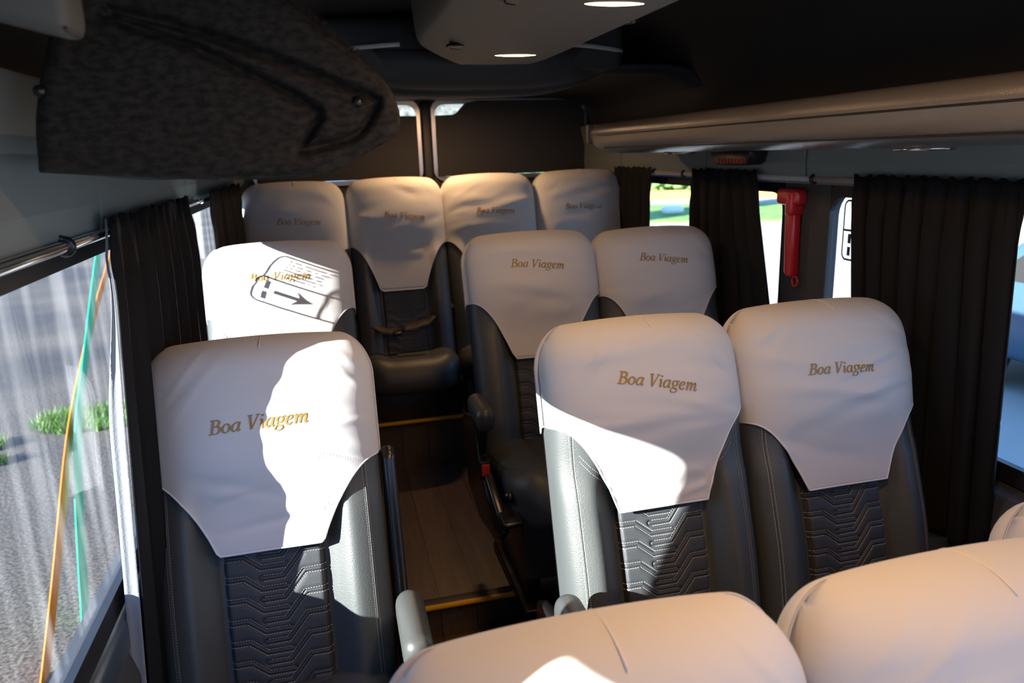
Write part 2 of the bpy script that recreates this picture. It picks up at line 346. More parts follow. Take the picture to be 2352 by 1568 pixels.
def make_cover(root, L, seed, tilt, hi, tabh=.41, text=True, sideh=.215, td=.14, tw_=.183, tx=0):
    H = L.H; rnd = random.Random(seed); hwid = L.W / 2
    folds = []
    for i in range(15):
        side = rnd.choice((-1, 1))
        folds.append((side * rnd.uniform(.0, .16), rnd.uniform(H - .36, H - .06), rnd.uniform(-.34, .34) , rnd.uniform(.007, .020), rnd.uniform(.05, .14), rnd.choice((-1, 1, 1)) * rnd.uniform(.002, .0062)))
    for sd_ in (-1, 1):
        for i in range(3): folds.append((sd_ * rnd.uniform(.10, .17), H - rnd.uniform(.03, .10), -sd_ * rnd.uniform(.5, 1.2), rnd.uniform(.006, .010), .05, rnd.uniform(.002, .004)))
    tab = H - tabh
    def wr(x, s):
        o = 0
        for (a, b, m, w_, l, A) in folds: o = o + A * np.exp(-((s - b - m * (x - a)) / w_) ** 2 - ((x - a) / l) ** 2)
        return o
    def Dlow(x, s): return L.D(x, s)
    def D(x, s):
        t = sms(H - .42, H - .22, s); flat = .078 + .012 * (np.abs(x) / .2) ** 2
        d = flat * (1 - t) + head_depth(x, s, H) * t
        b = L.D(x, s) + .004; k = .008; h = np.maximum(k - np.abs(d - b), 0) / k
        return np.maximum(d, b) + h * h * k * .25
    def f(x, s): return L.f(x, s, D, .005) + wr(x, s) * kround(s, H, L.rt * 2) * (1 - np.clip(np.abs(x) / L.hw(s), 0, 1) ** 8)
    def xx(u, s): return (L.hw(s) + .005) * u
    nc = 100 if hi else 50; nr = 80 if hi else 40
    u = np.sin(np.linspace(-PI / 2, PI / 2, nc)); tw = .098
    def edge(u_):
        x = np.abs(u_) * hwid; t = np.clip((x - tw) / (hwid - tw), 0, 1)
        side = H - sideh
        return tab + np.where(np.abs(x) < tw, 0, 1) * (side - tab) * np.sin(PI / 2 * t) ** .85
    se = edge(u); R = []
    tt = np.linspace(0, 1, nr); 
    # front sheet
    for t in tt:
        if t < .8: s = se + (H - L.rt - se) * (t / .8)
        else: s = np.full_like(se, H - L.rt) + L.rt * math.sin((t - .8) / .2 * PI / 2)
        x = xx(u, s); R.append(L.P(x, s, np.where(t >= 1, 0, f(x / 1.0, s)) + 0 * x) + (0.005 * L.up if t > .8 else 0 * L.up) * sms(.8, 1, t))
    for t in tt[1:]:
        q = 1 - t
        sb = H - sideh - .015 + 0 * u
        # sides share the front's edge height, the back hangs straight
        sb = np.maximum(sb, 0) ; sb = np.where(np.abs(u) > .9999, se, sb)
        if q > .2: s = H - L.rt - (H - L.rt - sb) * 0 if False else sb + (H - L.rt - sb) * ((1 - t) / 1.0 if False else 1 - (t - .2) / .8) if t > .2 else np.full_like(u, H - L.rt)
        if t <= .2: s = np.full_like(u, H - L.rt) + L.rt * math.cos(t / .2 * PI / 2)
        else: s = sb + (H - L.rt - sb) * (1 - (t - .2) / .8)
        x = xx(u, s); R.append(L.P(x, s, -(kround(s, H, L.rt) * (L.Db + .006)) * (1 - np.abs(u) ** 4) ** .25) + (0.005 * L.up) * (1 - sms(0, .2, t)))
    V = np.concatenate(R); F = gridF(len(R), nc)
    cv = mk('headrest_cover', V, F, 'cloth', root, label='white cloth cover over the top of the backrest' if not text else 'white cloth cover with gold italic lettering')
    md = cv.modifiers.new('thick', 'SOLIDIFY'); md.thickness = .002; md.offset = 1
    # hem round the front edge, seams on the crown
    x = xx(u, se); pts = L.P(x, se, f(x, se) + .001); pts[0] -= 0
    mk('hem', *tube(pts, .0024, 6), 'hem', cv)
    se2 = se + .010; x = xx(u * .985, se2); mk('hem', *tube(L.P(x, se2, f(x, se2) + .0012), .0008, 5), 'hem', cv)
    ub = np.linspace(-.93, .93, 40); sb_ = np.full_like(ub, H - .016); x = xx(ub, sb_); mk('seam', *tube(L.P(x, sb_, f(x, sb_) + .0035), .0011, 5), 'hem', cv)
    a = np.linspace(0, PI, 24); sc = H - L.rt + L.rt * np.sin(a) * .999; fc = np.where(a < PI / 2, f(np.zeros(24), sc), -(kround(sc, H, L.rt)) * (L.Db + .006))
    mk('seam', *tube(L.P(np.zeros(24) + .01, sc, fc)[4:] + L.up * .0065, .0011, 5), 'hem', cv)
    if text:
        b_ = B()
        for Lq in text_quads('Boa Viagem', tw_, tx, H - td, tilt):
            Vq = []
            for p, q in Lq:
                for k in (p, q):
                    xk, sk = np.array([k[0]]), np.array([k[1]]); Vq.append(L.P(xk, sk, f(xk, sk) + .0032)[0])
            n = len(Lq); b_.add(Vq, [(2 * i, 2 * i + 1, 2 * i + 3, 2 * i + 2) for i in range(n - 1)])
        b_.mk('lettering', 'gold', cv, smooth=False, solid=.0006, label='gold italic lettering')
    return cv
def make_seat(org, label, group, Wd=.45, seed=1, hi=False, tilt=0, arm=(), total=1.09, cush=True, hc=.44, text=True, alpha=AL, base=True, belt=False, clen=.52, tabh=.41, sideh=.215, td=.14, tw_=.183, tx=0):
    root = thing('passenger_seat', label, 'seat', org, group)
    z0 = .36 if hc > .4 else hc - .08
    H = (total - z0 - .012) / math.cos(alpha); hw = Wd / 2
    def D(x, s):
        ax = np.abs(x); b = np.clip((ax - PW) / (hw - PW), 0, 1)
        low = .045 + .045 * sms(0, .5, b) - .012 * np.exp(-((ax - PW) / .006) ** 2) + .014 * np.exp(-((s - .22) / .14) ** 2)
        t = sms(H - .36, H - .24, s)
        return low * (1 - t) + head_depth(x, s, H) * t
    L = Loft(Wd, H, .085, .062, D, .045, (0, 0, z0), alpha)
    V, F = L.mesh(0, 60 if hi else 40, 60 if hi else 36)
    br = mk('backrest', V, F, 'leather', root)
    sh = Loft(Wd - .006, H - .035, .085, .05, lambda x, s: .0 * x + .012, .068, (0, 0, z0 - .03), alpha)
    mk('back_shell', *sh.mesh(0, 30, 24), 'black_plastic', root, label='black plastic shell behind the backrest')
    if hi: q, lf = quilt(L, .03, H - .36, PW, 200, 420, .010, root)
    else: q, lf = quilt(L, .03, H - .36, PW, 70, 150, .010, root)
    if hi:
        bb = B()
        for bd in bands(.03, H - .36, PW * .97):
            if min(p[1] for p in bd) < .035 or max(p[1] for p in bd) > H - .37: continue
            for o in (.1 * QP + .0018, -.1 * QP - .0018): dashes(L, offset_poly(bd, o), lf + .0006, bb=bb)
        bb.mk('stitching', 'thread', q, smooth=False)
        for sgn in (-1, 1):
            bb = B()
            for xo in (hw * .835, hw * .865): dashes(L, [(sgn * xo, .04), (sgn * xo, H - .2)], .0008, bb=bb)
            for so in (0, .012): dashes(L, [(sgn * (PW + .012), H - .33 + so), (sgn * (PW + .05), H - .30 + so), (sgn * hw * .8, H - .27 + so)], .0008, bb=bb)
            bb.mk('stitching', 'thread', br, smooth=False)
            k = np.linspace(.04, H - .2, 40); xk = np.full(40, sgn * hw * .85); mk('piping', *tube(L.P(xk, k, L.f(xk, k)), .0014, 5), 'leather', br)
    if cush:
        def Dc(x, s):
            ax = np.abs(x); return .085 + .02 * sms(.08, .17, ax) + .012 * sms(.3, .44, s)
        Lc = Loft(Wd - .008, clen, .13, .075, Dc, .07, (0, .045, hc - .10), math.radians(-86), arch=.02)
        Lc.n = np.array([0, .07, 1.0]) / np.linalg.norm([0, .07, 1.])
        Lc.up = np.array([0, -1, .07]) / np.linalg.norm([0, 1, .07])
        V, F = Lc.mesh(0, 44, 30); cu = mk('seat_cushion', V, [f[::-1] for f in F], 'leather', root)
        x = np.linspace(-.1, .1, 40); s = np.linspace(.06, clen - .12, 90); X, S_ = np.meshgrid(x, s)
        yy = S_ + .10 * (X / .1) ** 2 * .15; g = np.abs(((yy / .022) % 1) - .5) * .022
        f = Lc.f(X, S_) + .004 - .003 * np.exp(-((.011 - g) / .002) ** 2) - .01 * np.exp(-((.1 - np.abs(X)) / .006) ** 2)
        mk('cushion_panel', Lc.P(X, S_, f).reshape(-1, 3), gridF(90, 40), 'leather_panel', root)
        u = np.linspace(-1, 1, 60); 
        a = np.linspace(-PI / 2, PI / 2, 60); ex = (Wd / 2 - .014) * np.sign(np.sin(a)) * np.abs(np.sin(a)) ** .6; es = .06 + (clen - .12) * np.abs(np.cos(a)) ** .5
        mk('piping', *tube(Lc.P(ex, es, Lc.f(ex, es)), .0018, 5), 'leather', cu)
    if base:
        zt = hc - .15
        if zt > .06 and clen > .4:
            b_ = B()
            for sx_ in (-1, 1): b_.add(*rbox(sx_ * .15 - .02, sx_ * .15 + .02, -.34, .02, .02, zt, .006))
            b_.add(*rbox(-.19, .19, -.38, .06, 0, .03, .008)); b_.mk('pedestal', 'black_plastic', root)
            mk('front_skirt', *rbox(-Wd / 2 + .03, Wd / 2 - .03, -.40, -.375, hc - .30, hc - .12, .01), 'leather', root)
        else: mk('pedestal', *rbox(-Wd / 2 + .01, Wd / 2 - .01, -.20, .05, 0, hc - .12, .008), 'black_plastic', root)
    for sd_ in arm:
        xa = sd_ * (Wd / 2 + .028)
        ar = mk('armrest', *rbox(xa - .028, xa + .028, -.25, -.06, .55, .625, .027, 5), 'grey_plastic', root)
        bk = mk('side_bracket', *prism([(.10, .50), (-.05, .54), (-.09, .575), (-.20, .565), (-.195, .52), (-.16, .45), (-.24, .42), (-.40, .37), (-.44, .33), (-.36, .26), (-.12, .22), (.06, .26), (.12, .40)], xa - .014, xa + .012, 'yz', .006), 'black_plastic', root)
        mk('trim_ridge', *tube([(xa + sd_ * .013, -.13, .52), (xa + sd_ * .013, -.17, .44), (xa + sd_ * .013, -.28, .37), (xa + sd_ * .013, -.38, .315)], .004, 6), 'black_plastic', bk)
        if sd_ > 0:
          k0 = sd_ * (Wd / 2 + .004); k1 = sd_ * (Wd / 2 + .034)
          mk('side_cover', *prism([(-.02, .30), (-.05, .40), (-.01, .52), (.07, .74), (.095, .84), (.12, .855), (.15, .83), (.15, .6), (.12, .42), (.10, .30)], min(k0, k1), max(k0, k1), 'yz', .012, 3), 'black_plastic', root, label='glossy black hinge cover on the seat side')
        b2 = mk('buckle', *rbox(xa - .026, xa + .008, -.235, -.20, .40, .46, .005), 'black_plastic', root)
        mk('buckle_button', *rbox(xa - .021, xa + .003, -.241, -.225, .415, .452, .003), 'red_button', b2, label='red release button')
        lv = mk('recline_lever', *rbox(xa - .01, xa + .035 * -sd_ + .012, -.47, -.34, .355, .372, .007), 'black_plastic', root)
        mk('lever_knob', *tube([(xa - sd_ * .03, -.36, .40), (xa - sd_ * .03, -.375, .405), (xa - sd_ * .03, -.39, .40)], [.012, .017, .010], 10), 'black_plastic', lv)
    if belt:
        b_ = B()
        for P_ in ([(-.24, .05, .43), (-.17, -.02, .405), (-.10, -.06, .375), (-.05, -.07, .37)], [(-.02, -.05, .375), (.04, -.045, .385), (.10, -.03, .40), (.16, .01, .44), (.24, .03, .455)]):
            Q = catmull(P_, 6); V = []
            for i, p in enumerate(Q): V += [p + np.array([0, -.022, .004 * math.sin(i)]), p + np.array([0, .020, .022])]
            b_.add(V, [(2 * i, 2 * i + 1, 2 * i + 3, 2 * i + 2) for i in range(len(Q) - 1)])
        sb = b_.mk('seat_belt', 'webbing', root, solid=.002, label='black seat belt webbing lying across the cushion')
        mk('buckle', *rbox(-.07, -.03, -.10, -.04, .365, .385, .006), 'black_plastic', sb)
    make_cover(root, L, seed, tilt, hi, tabh, text, sideh, td, tw_, tx)
    return root
G1 = 'row of seats nearest the camera'; 
FN, F1, F2, F3 = -1.55, -1.45, -1.35, -1.13
make_seat((.228, .455, FN), 'large peach-lit covered seat at the bottom centre, nearest the aisle', G1, seed=3, hi=True, text=False, total=1.065)
make_seat((.685, .455, FN), 'covered seat at the bottom right, with crossing seams on its crown', G1, seed=4, hi=True, text=False, total=1.06)
make_seat((1.20, .67, FN), 'covered seat cut off by the right edge of the picture, beside the curtain', G1, seed=5, text=False, total=.985)
make_seat((-.167, 1.386, F1), 'single seat beside the left window, its lettered cover half in sun', 'single seats along the left wall', seed=11, hi=True, tilt=.025, arm=(1,), sideh=.25, td=.165, tw_=.188)
make_seat((.625, 1.28, F1), 'aisle seat right of the centre, sun across the lower half of its cover', 'pair of seats before the big right curtain', seed=12, Wd=.436, hi=True, tilt=-.19, arm=(-1,), total=1.085, sideh=.20, tabh=.385, td=.135, tw_=.177)
make_seat((1.065, 1.28, F1), 'window seat beside the big black curtain on the right, all in shade', 'pair of seats before the big right curtain', seed=13, Wd=.436, hi=True, tilt=-.05, total=1.085, sideh=.24, tabh=.40, td=.15, tw_=.165, tx=-.01)
make_seat((-.17, 2.30, F2), 'single sunlit seat with a printed sticker shadow across its cover', 'single seats along the left wall', seed=21, tilt=-.02, td=.12, tx=.01)
make_seat((.65, 2.25, F2), 'aisle seat with black armrest and red buckle behind the centre pair', 'middle pair of seats on the right of the aisle', seed=22, tilt=-.10, arm=(-1,), total=1.08, td=.12)
make_seat((1.095, 2.25, F2), 'middle row seat beside the right curtains and the red hammer', 'middle pair of seats on the right of the aisle', seed=23, Wd=.44, tilt=-.12, total=1.07, td=.12, tw_=.178)
BL = ['leftmost back row seat beside the left curtain, thin sun strip on its edge', 'second back row seat from the left, its long cover tab facing the aisle',
      'third back row seat from the left, warm lit crown below the rear lamp', 'rightmost back row seat beside the right rear curtain']
for i, (xc, tl, tx) in enumerate(((-.14, -.05, .02), (.30, -.10, .03), (.733, -.06, .01), (1.175, -.03, -.01))):
    make_seat((xc, 3.28 if i else 3.24, F3), BL[i], 'bench row of four seats at the back', Wd=.432, seed=31 + i, total=1.03, hc=.285, clen=.31, alpha=math.radians(14), tilt=tl, belt=(i == 1), tabh=.50, sideh=.29, td=.185, tx=tx)
# ---------------------------------------------------------------- floor and steps
def struct(name, VF, m, smooth=False, **k): return st(mk(name, *VF, m, smooth=smooth, **k))
XL, XR = -.45, 1.46
struct('floor', rbox(XL, XR, -1.2, .75, FN - .06, FN, 0), 'planks')
b_ = B(); b_.add(*rbox(XL, XR, .75, 2.04, F1 - .2, F1, 0)); b_.add(*rbox(XL, XR, 2.04, 3.10, F2 - .3, F2, 0)); b_.add(*rbox(XL, XR, 3.10, 3.98, F3 - .5, F3, 0)); st(b_.mk('floor', 'planks', smooth=False))
for i, (yy, zz, lab) in enumerate(((2.02, F2, 'yellow strip on the front step of the aisle'), (3.085, F3, 'yellow strip on the rear step below the back row'))):
    t = thing('step_nosing', lab, 'step edge', (.25, yy, zz), 'yellow step edges')
    o = (.25, yy, zz)
    mk('nosing_profile', *rbox(XL, XR, yy - .012, yy + .035, zz - .01, zz + .008, .003), 'rubber', t, o)
    mk('yellow_insert', *tube([(XL, yy - .010, zz + .004), (XR, yy - .010, zz + .004)], .0085, 10), 'yellow', t, o)
# ---------------------------------------------------------------- side walls with windows
def wall(name, x, holes, th=.03, y0=-1.2, y1=3.98, z0=-1.6, z1=.0, m='dark_liner'):
    return struct(name, holed([(y0, z0), (y1, z0), (y1, z1), (y0, z1)], holes, th, lambda u, v, w: (x + w, u, v)), m)
ZT, ZS = -.145, -.73
LW = [(.22, .34, .03), (.80, 3.5, .04)]  # first opening is an unseen slot, shaped to pass one sun patch
RW = [(-.8, .85, .07), (.97, 1.92, .07), (2.13, 3.55, .07)]
wall('wall_left', -.445, [rrect(a, b, ZS, ZT - (.06 if b < .5 else 0), r) for a, b, r in LW])
wall('wall_right', 1.455, [rrect(a, b, ZS, ZT, r) for a, b, r in RW])
k = 0
for x, Ls, s in ((-.445, LW, -1), (1.455, RW, 1)):
    for a, b, r in Ls:
        k += 1; ZTT, ZT = ZT, -.145 - (.06 if s < 0 and b < .5 else 0)
        fr = struct('window_%d' % k, holed(rrect(a - .03, b + .03, ZS - .03, ZT + .03, r + .03), [rrect(a + .012, b - .012, ZS + .012, ZT - .012, r - .01)], .014, lambda u, v, w: (x - s * .02 + w, u, v)), 'rubber')
        mk('pane', *holed(rrect(a + .002, b - .002, ZS + .002, ZT - .002, r), [], .003, lambda u, v, w: (x + w, u, v)), 'streaked_glass' if (s < 0 and a > .7) else 'glass', fr, smooth=False)
struct('trim_1', rbox(-.44, -.405, .7, 3.55, ZS - .10, ZS - .03, .016, 4), 'sill', smooth=True)
struct('trim_2', prism([(-.44, ZS - .08), (-.41, ZS - .09), (-.395, ZS - .14), (-.39, -1.5), (-.44, -1.5)], -1.2, 3.98, 'xz', .01), 'dark_liner')
struct('trim_3', prism([(1.45, ZS - .03), (1.40, ZS - .05), (1.37, ZS - .12), (1.36, -1.5), (1.45, -1.5)], -1.2, 3.98, 'xz', .01), 'dark_liner')
for o in (bpy.data.objects['trim_2'],): pass
# upper liner panels with joints
k = 4
def upanel(side, ya, yb):
    global k
    P = [(-.44, -.118), (-.405, -.124), (-.385, -.104), (-.38, -.06), (-.385, .02), (-.36, .12), (-.40, .12), (-.43, .0)]
    if side > 0: P = [(1.0 - p[0], p[1]) for p in P]
    struct('trim_%d' % k, prism(P, ya + .004, yb - .004, 'xz', .005), 'liner', smooth=False); k += 1
for a, b in ((-1.2, .2), (.2, 1.44), (1.44, 2.29), (2.29, 3.2), (3.2, 3.98)): upanel(-1, a, b)
for a, b in ((-1.2, .9), (.9, 1.97), (1.97, 2.57), (2.57, 3.4), (3.4, 3.98)): upanel(1, a, b)
# ---------------------------------------------------------------- ceiling
prof = [(-.44, -.02), (-.43, .10), (-.38, .22), (-.28, .32), (-.12, .385), (.1, .41), (.5, .42), (.9, .41), (1.12, .385), (1.28, .32), (1.38, .22), (1.43, .10), (1.44, -.02)]
pp = catmull(prof, 4)
ys = np.linspace(-1.2, 3.99, 30); V = [(p[0], y, p[1]) for y in ys for p in pp]
st(mk('ceiling', V, gridF(len(ys), len(pp)), 'dark_liner', solid=.02, soff=1))
# rear headliner, lower behind the bar
P = [(-.40, .20), (-.30, .262), (.0, .272), (.5, .268), (1.0, .272), (1.30, .262), (1.40, .20)]
pp = catmull(P, 5); ys = np.linspace(2.62, 3.97, 10); V = [(p[0], y, p[1]) for y in ys for p in pp]
st(mk('ceiling', V, gridF(len(ys), len(pp)), 'dark_liner', solid=.02, soff=1))
# transverse housing across the ceiling
t = thing('ceiling_housing', 'dark curved housing spanning the ceiling above the back rows', 'ceiling housing', (.5, 2.4, .3)); o = (.5, 2.4, .3)
xs = np.linspace(-1, 1, 41); R = []
for yy, dz, sc in ((2.33, .300, .93), (2.35, .240, .97), (2.38, .218, .985), (2.42, .208, .99), (2.47, .204, 1.0), (2.48, .196, 1.0), (2.51, .190, .99), (2.55, .188, .985), (2.62, .21, .97), (2.7, .26, .96)):
    for u in xs: R.append((.5 + u * .48 * sc, yy + .06 * u * u * 0 + .10 * abs(u) ** 3, dz + .075 * abs(u) ** 3.2 * (1 if dz < .25 else .4)))
mk('housing_body', R, gridF(10, 41), 'dark_liner', t, o, solid=.01, soff=-1)
b_ = B(); b_.add(*rbox(.03, .97, 2.36, 2.7, .25, .40, .03)); b_.mk('housing_top', 'dark_liner', t, o)
for xa, xb in ((.06, .25), (.77, .965)):
    mk('light_strip', *tube([(xa + (xb - xa) * i / 8, 2.30 + .08 * abs(((xa + (xb - xa) * i / 8) - .5) / .48) ** 3, .318 - .01 * abs((xa + (xb - xa) * i / 8 - .5) / .4) ** 3) for i in range(9)], .007, 8), 'white_strip', t, o, label='pale strip along the front edge')
# long centre console with lamps and nozzles
CX = .5
t = thing('ceiling_console', 'long grey-brown ceiling console carrying lamps and round air nozzles', 'ceiling console', (CX, 1.0, .3)); o = (CX, 1.0, .3)
cs = [(-.235, .40), (-.225, .31), (-.20, .285), (-.12, .252), (-.09, .249), (0, .248), (.09, .249), (.12, .252), (.20, .285), (.225, .31), (.235, .40)]
cs = catmull(cs, 4); R = []; ys = list(np.linspace(-1.2, 2.04, 16)) + [2.04 + .30 * math.sin(a) for a in np.linspace(.1, PI / 2, 10)]
for yy in ys:
    q = max(0, (yy - 2.04) / .30); w_ = math.sqrt(max(0, 1 - q * q * .97)); up_ = .06 * q ** 4
    for p in cs: R.append((CX + p[0] * w_ * (1 + .0), yy - .0, p[1] + up_))
mk('console_shell', R, gridF(len(ys), len(cs)), 'console', t, o, solid=.008, soff=-1)
for (x_, y_, r_) in ((.36, 1.335, .036), (.355, 1.90, .034), (.60, 1.50, .036), (.37, .70, .036), (.60, .80, .036)):
    zt = .249 if abs(x_ - CX) < .1 else .256
    nz = mk('air_nozzle', *tube([(x_ + r_ * math.cos(a), y_ + r_ * math.sin(a), zt - .001) for a in np.linspace(0, 2 * PI, 32)[:-1]], .0045, 6, closed=True), 'black_plastic', t, o)
    mk('nozzle_disc', *prism([(x_ + .8 * r_ * math.cos(a), y_ + .8 * r_ * math.sin(a)) for a in np.linspace(0, 2 * PI, 24)[:-1]], zt - .004, zt + .006, 'xy'), 'console', nz, o, smooth=False)
def lamp(x, y, z, label, pw=1.0, w=.075, d=.028):
    t = thing('ceiling_lamp', label, 'lamp', (x, y, z), 'warm ceiling lamps'); o = (x, y, z)
    mk('bezel', *prism([(x + (w + .008) * math.cos(a), y + (d + .006) * math.sin(a)) for a in np.linspace(0, 2 * PI, 33)[:-1]], z - .003, z + .010, 'xy'), 'console', t, o)
    V = [(x, y, z - .011)]; F = []
    for i, q in enumerate((.5, .8, .95, 1)):
        for a in np.linspace(0, 2 * PI, 33)[:-1]: V.append((x + w * q * math.cos(a), y + d * q * math.sin(a), z - .004 - .007 * math.sqrt(max(0, 1 - q * q))))
    for j in range(32): F.append((0, 1 + j, 1 + (j + 1) % 32))
    for i in range(3):
        for j in range(32): F.append((1 + i * 32 + j, 1 + (i + 1) * 32 + j, 1 + (i + 1) * 32 + (j + 1) % 32, 1 + i * 32 + (j + 1) % 32))
    mk('lamp_lens', V, F, 'lens', t, o, label='glowing warm lens')
    ld = bpy.data.lights.new('bulb', 'AREA'); ld.shape = 'ELLIPSE'; ld.size = w * 2; ld.size_y = d * 2; ld.energy = LAMP_W * pw; ld.color = (1, .56, .25)
    lo = bpy.data.objects.new('bulb', ld); C.objects.link(lo); lo.parent = t; lo.location = (0, 0, -.016)
lamp(.505, 1.96, .249, 'glowing lamp at the rear end of the ceiling console', .8)
lamp(.51, 1.29, .249, 'glowing lamp cut off by the top edge of the picture', .8)
lamp(.51, .62, .249, 'glowing console lamp above the nearest row', 2.2)
lamp(.51, -.05, .249, 'glowing console lamp above the camera', 2.0)
lamp(.53, 3.36, .252, 'small glowing lamp before the rear doors', 2.2)
# ---------------------------------------------------------------- rear doors
def rearhole(a, b): return rrect(a, b, -.12, .262, .06)
struct('wall_rear', holed([(XL, -1.6), (XR, -1.6), (XR, .42), (XL, .42)], [rearhole(-.33, .492), rearhole(.572, 1.39)], .04, lambda u, v, w: (u, 3.98 + w, v)), 'dark_liner')
for i, (a, b, lab) in enumerate(((-.33, .492, 'l'), (.572, 1.39, 'r'))):
    fr = struct('window_%d' % (6 + i), holed(rrect(a - .012, b + .012, -.135, .275, .06), [rrect(a + .008, b - .008, -.112, .25, .05)], .016, lambda u, v, w: (u, 3.95 + w, v)), 'steel')
    mk('pane', *holed(rearhole(a, b), [], .003, lambda u, v, w: (u, 3.98 + w, v)), 'glass', fr, smooth=False)
rs = [(.580, -.11), (1.385, -.11), (1.385, .20), (1.35, .26), (.80, .264), (.735, .250), (.69, .205), (.67, .197), (.580, .195)]
mk('door_blind', *prism(rs, 3.925, 3.94, 'xz', .003), 'shade', None, (.98, 3.93, .1), smooth=False)
tag(bpy.data.objects['door_blind'], 'dark brown panel covering the right rear door window, upper corner cut away', 'blind', 'rear door shades')
ls = [(.984 - .5 + .0 - (p[0] - .58), p[1]) for p in rs]
o_ = mk('door_blind', *prism(ls, 3.925, 3.94, 'xz', .003), 'shade', None, (.1, 3.93, .1), smooth=False); tag(o_, 'dark brown panel covering the left rear door window, behind the rack end', 'blind', 'rear door shades')
struct('door_1', rbox(.505, .56, 3.92, 3.965, -1.1, .262, .012), 'rubber', smooth=True)
# ---------------------------------------------------------------- luggage racks
def rack(side, y0, y1, label):
    def X(x): return x if side > 0 else max(1.0 - x, -.325)
    t = thing('luggage_rack', label, 'luggage rack', (X(1.2), (y0 + y1) / 2, 0)); o = (X(1.2), (y0 + y1) / 2, 0)
    # tubular lip + underside, extruded along y, tapering round at the far end
    cs = [(1.40, .055), (1.22, .052), (1.13, .060), (1.098, .082), (1.075, .094), (1.048, .092), (1.030, .078), (1.024, .060), (1.026, .048), (1.028, .040), (1.036, .018), (1.055, .002), (1.085, -.010), (1.14, -.018), (1.22, -.018), (1.30, -.008), (1.40, .0)]
    cs = catmull(cs, 4); ys_ = list(np.linspace(y0, y1 - .12, 20)) + [y1 - .12 + .12 * math.sin(a) for a in np.linspace(.15, PI / 2 - .02, 10)]
    R = []
    for yy in ys_:
        q = max(0, (yy - (y1 - .12)) / .12); k_ = math.sqrt(max(.05, 1 - q * q))
        for p in cs: R.append((X(1.40 - (1.40 - p[0]) * (1 - (1 - k_) * .12)), yy, .045 + (p[1] - .045) * k_))
    V = R; F = gridF(len(ys_), len(cs), True); n = len(cs); F.append(tuple(range(n))); F.append(tuple((len(ys_) - 1) * n + j for j in range(n))[::-1])
    if side < 0: F = [f[::-1] for f in F]
    mk('rack_shelf', V, F, 'rackskin', t, o)
    for (px_, pz_) in ((1.0245, .050), (1.051, .0015)):
        mk('trim_line', *tube([(X(px_), y0 + .02, pz_), (X(px_), y1 - .16, pz_)], .0022, 6), 'rackdark', t, o)
    return t, o, X
tr, orr, XX = rack(1, -.9, 2.92, 'long grey overhead luggage rack along the right side')
mk('end_bracket', *rbox(1.022, 1.045, 2.855, 2.885, .02, .095, .006), 'corner', tr, orr)
# upper side of the right rack opening: dark back
tl, ol, XX2 = rack(-1, 1.045, 3.45, 'overhead luggage rack on the left, behind its carpeted end panel')
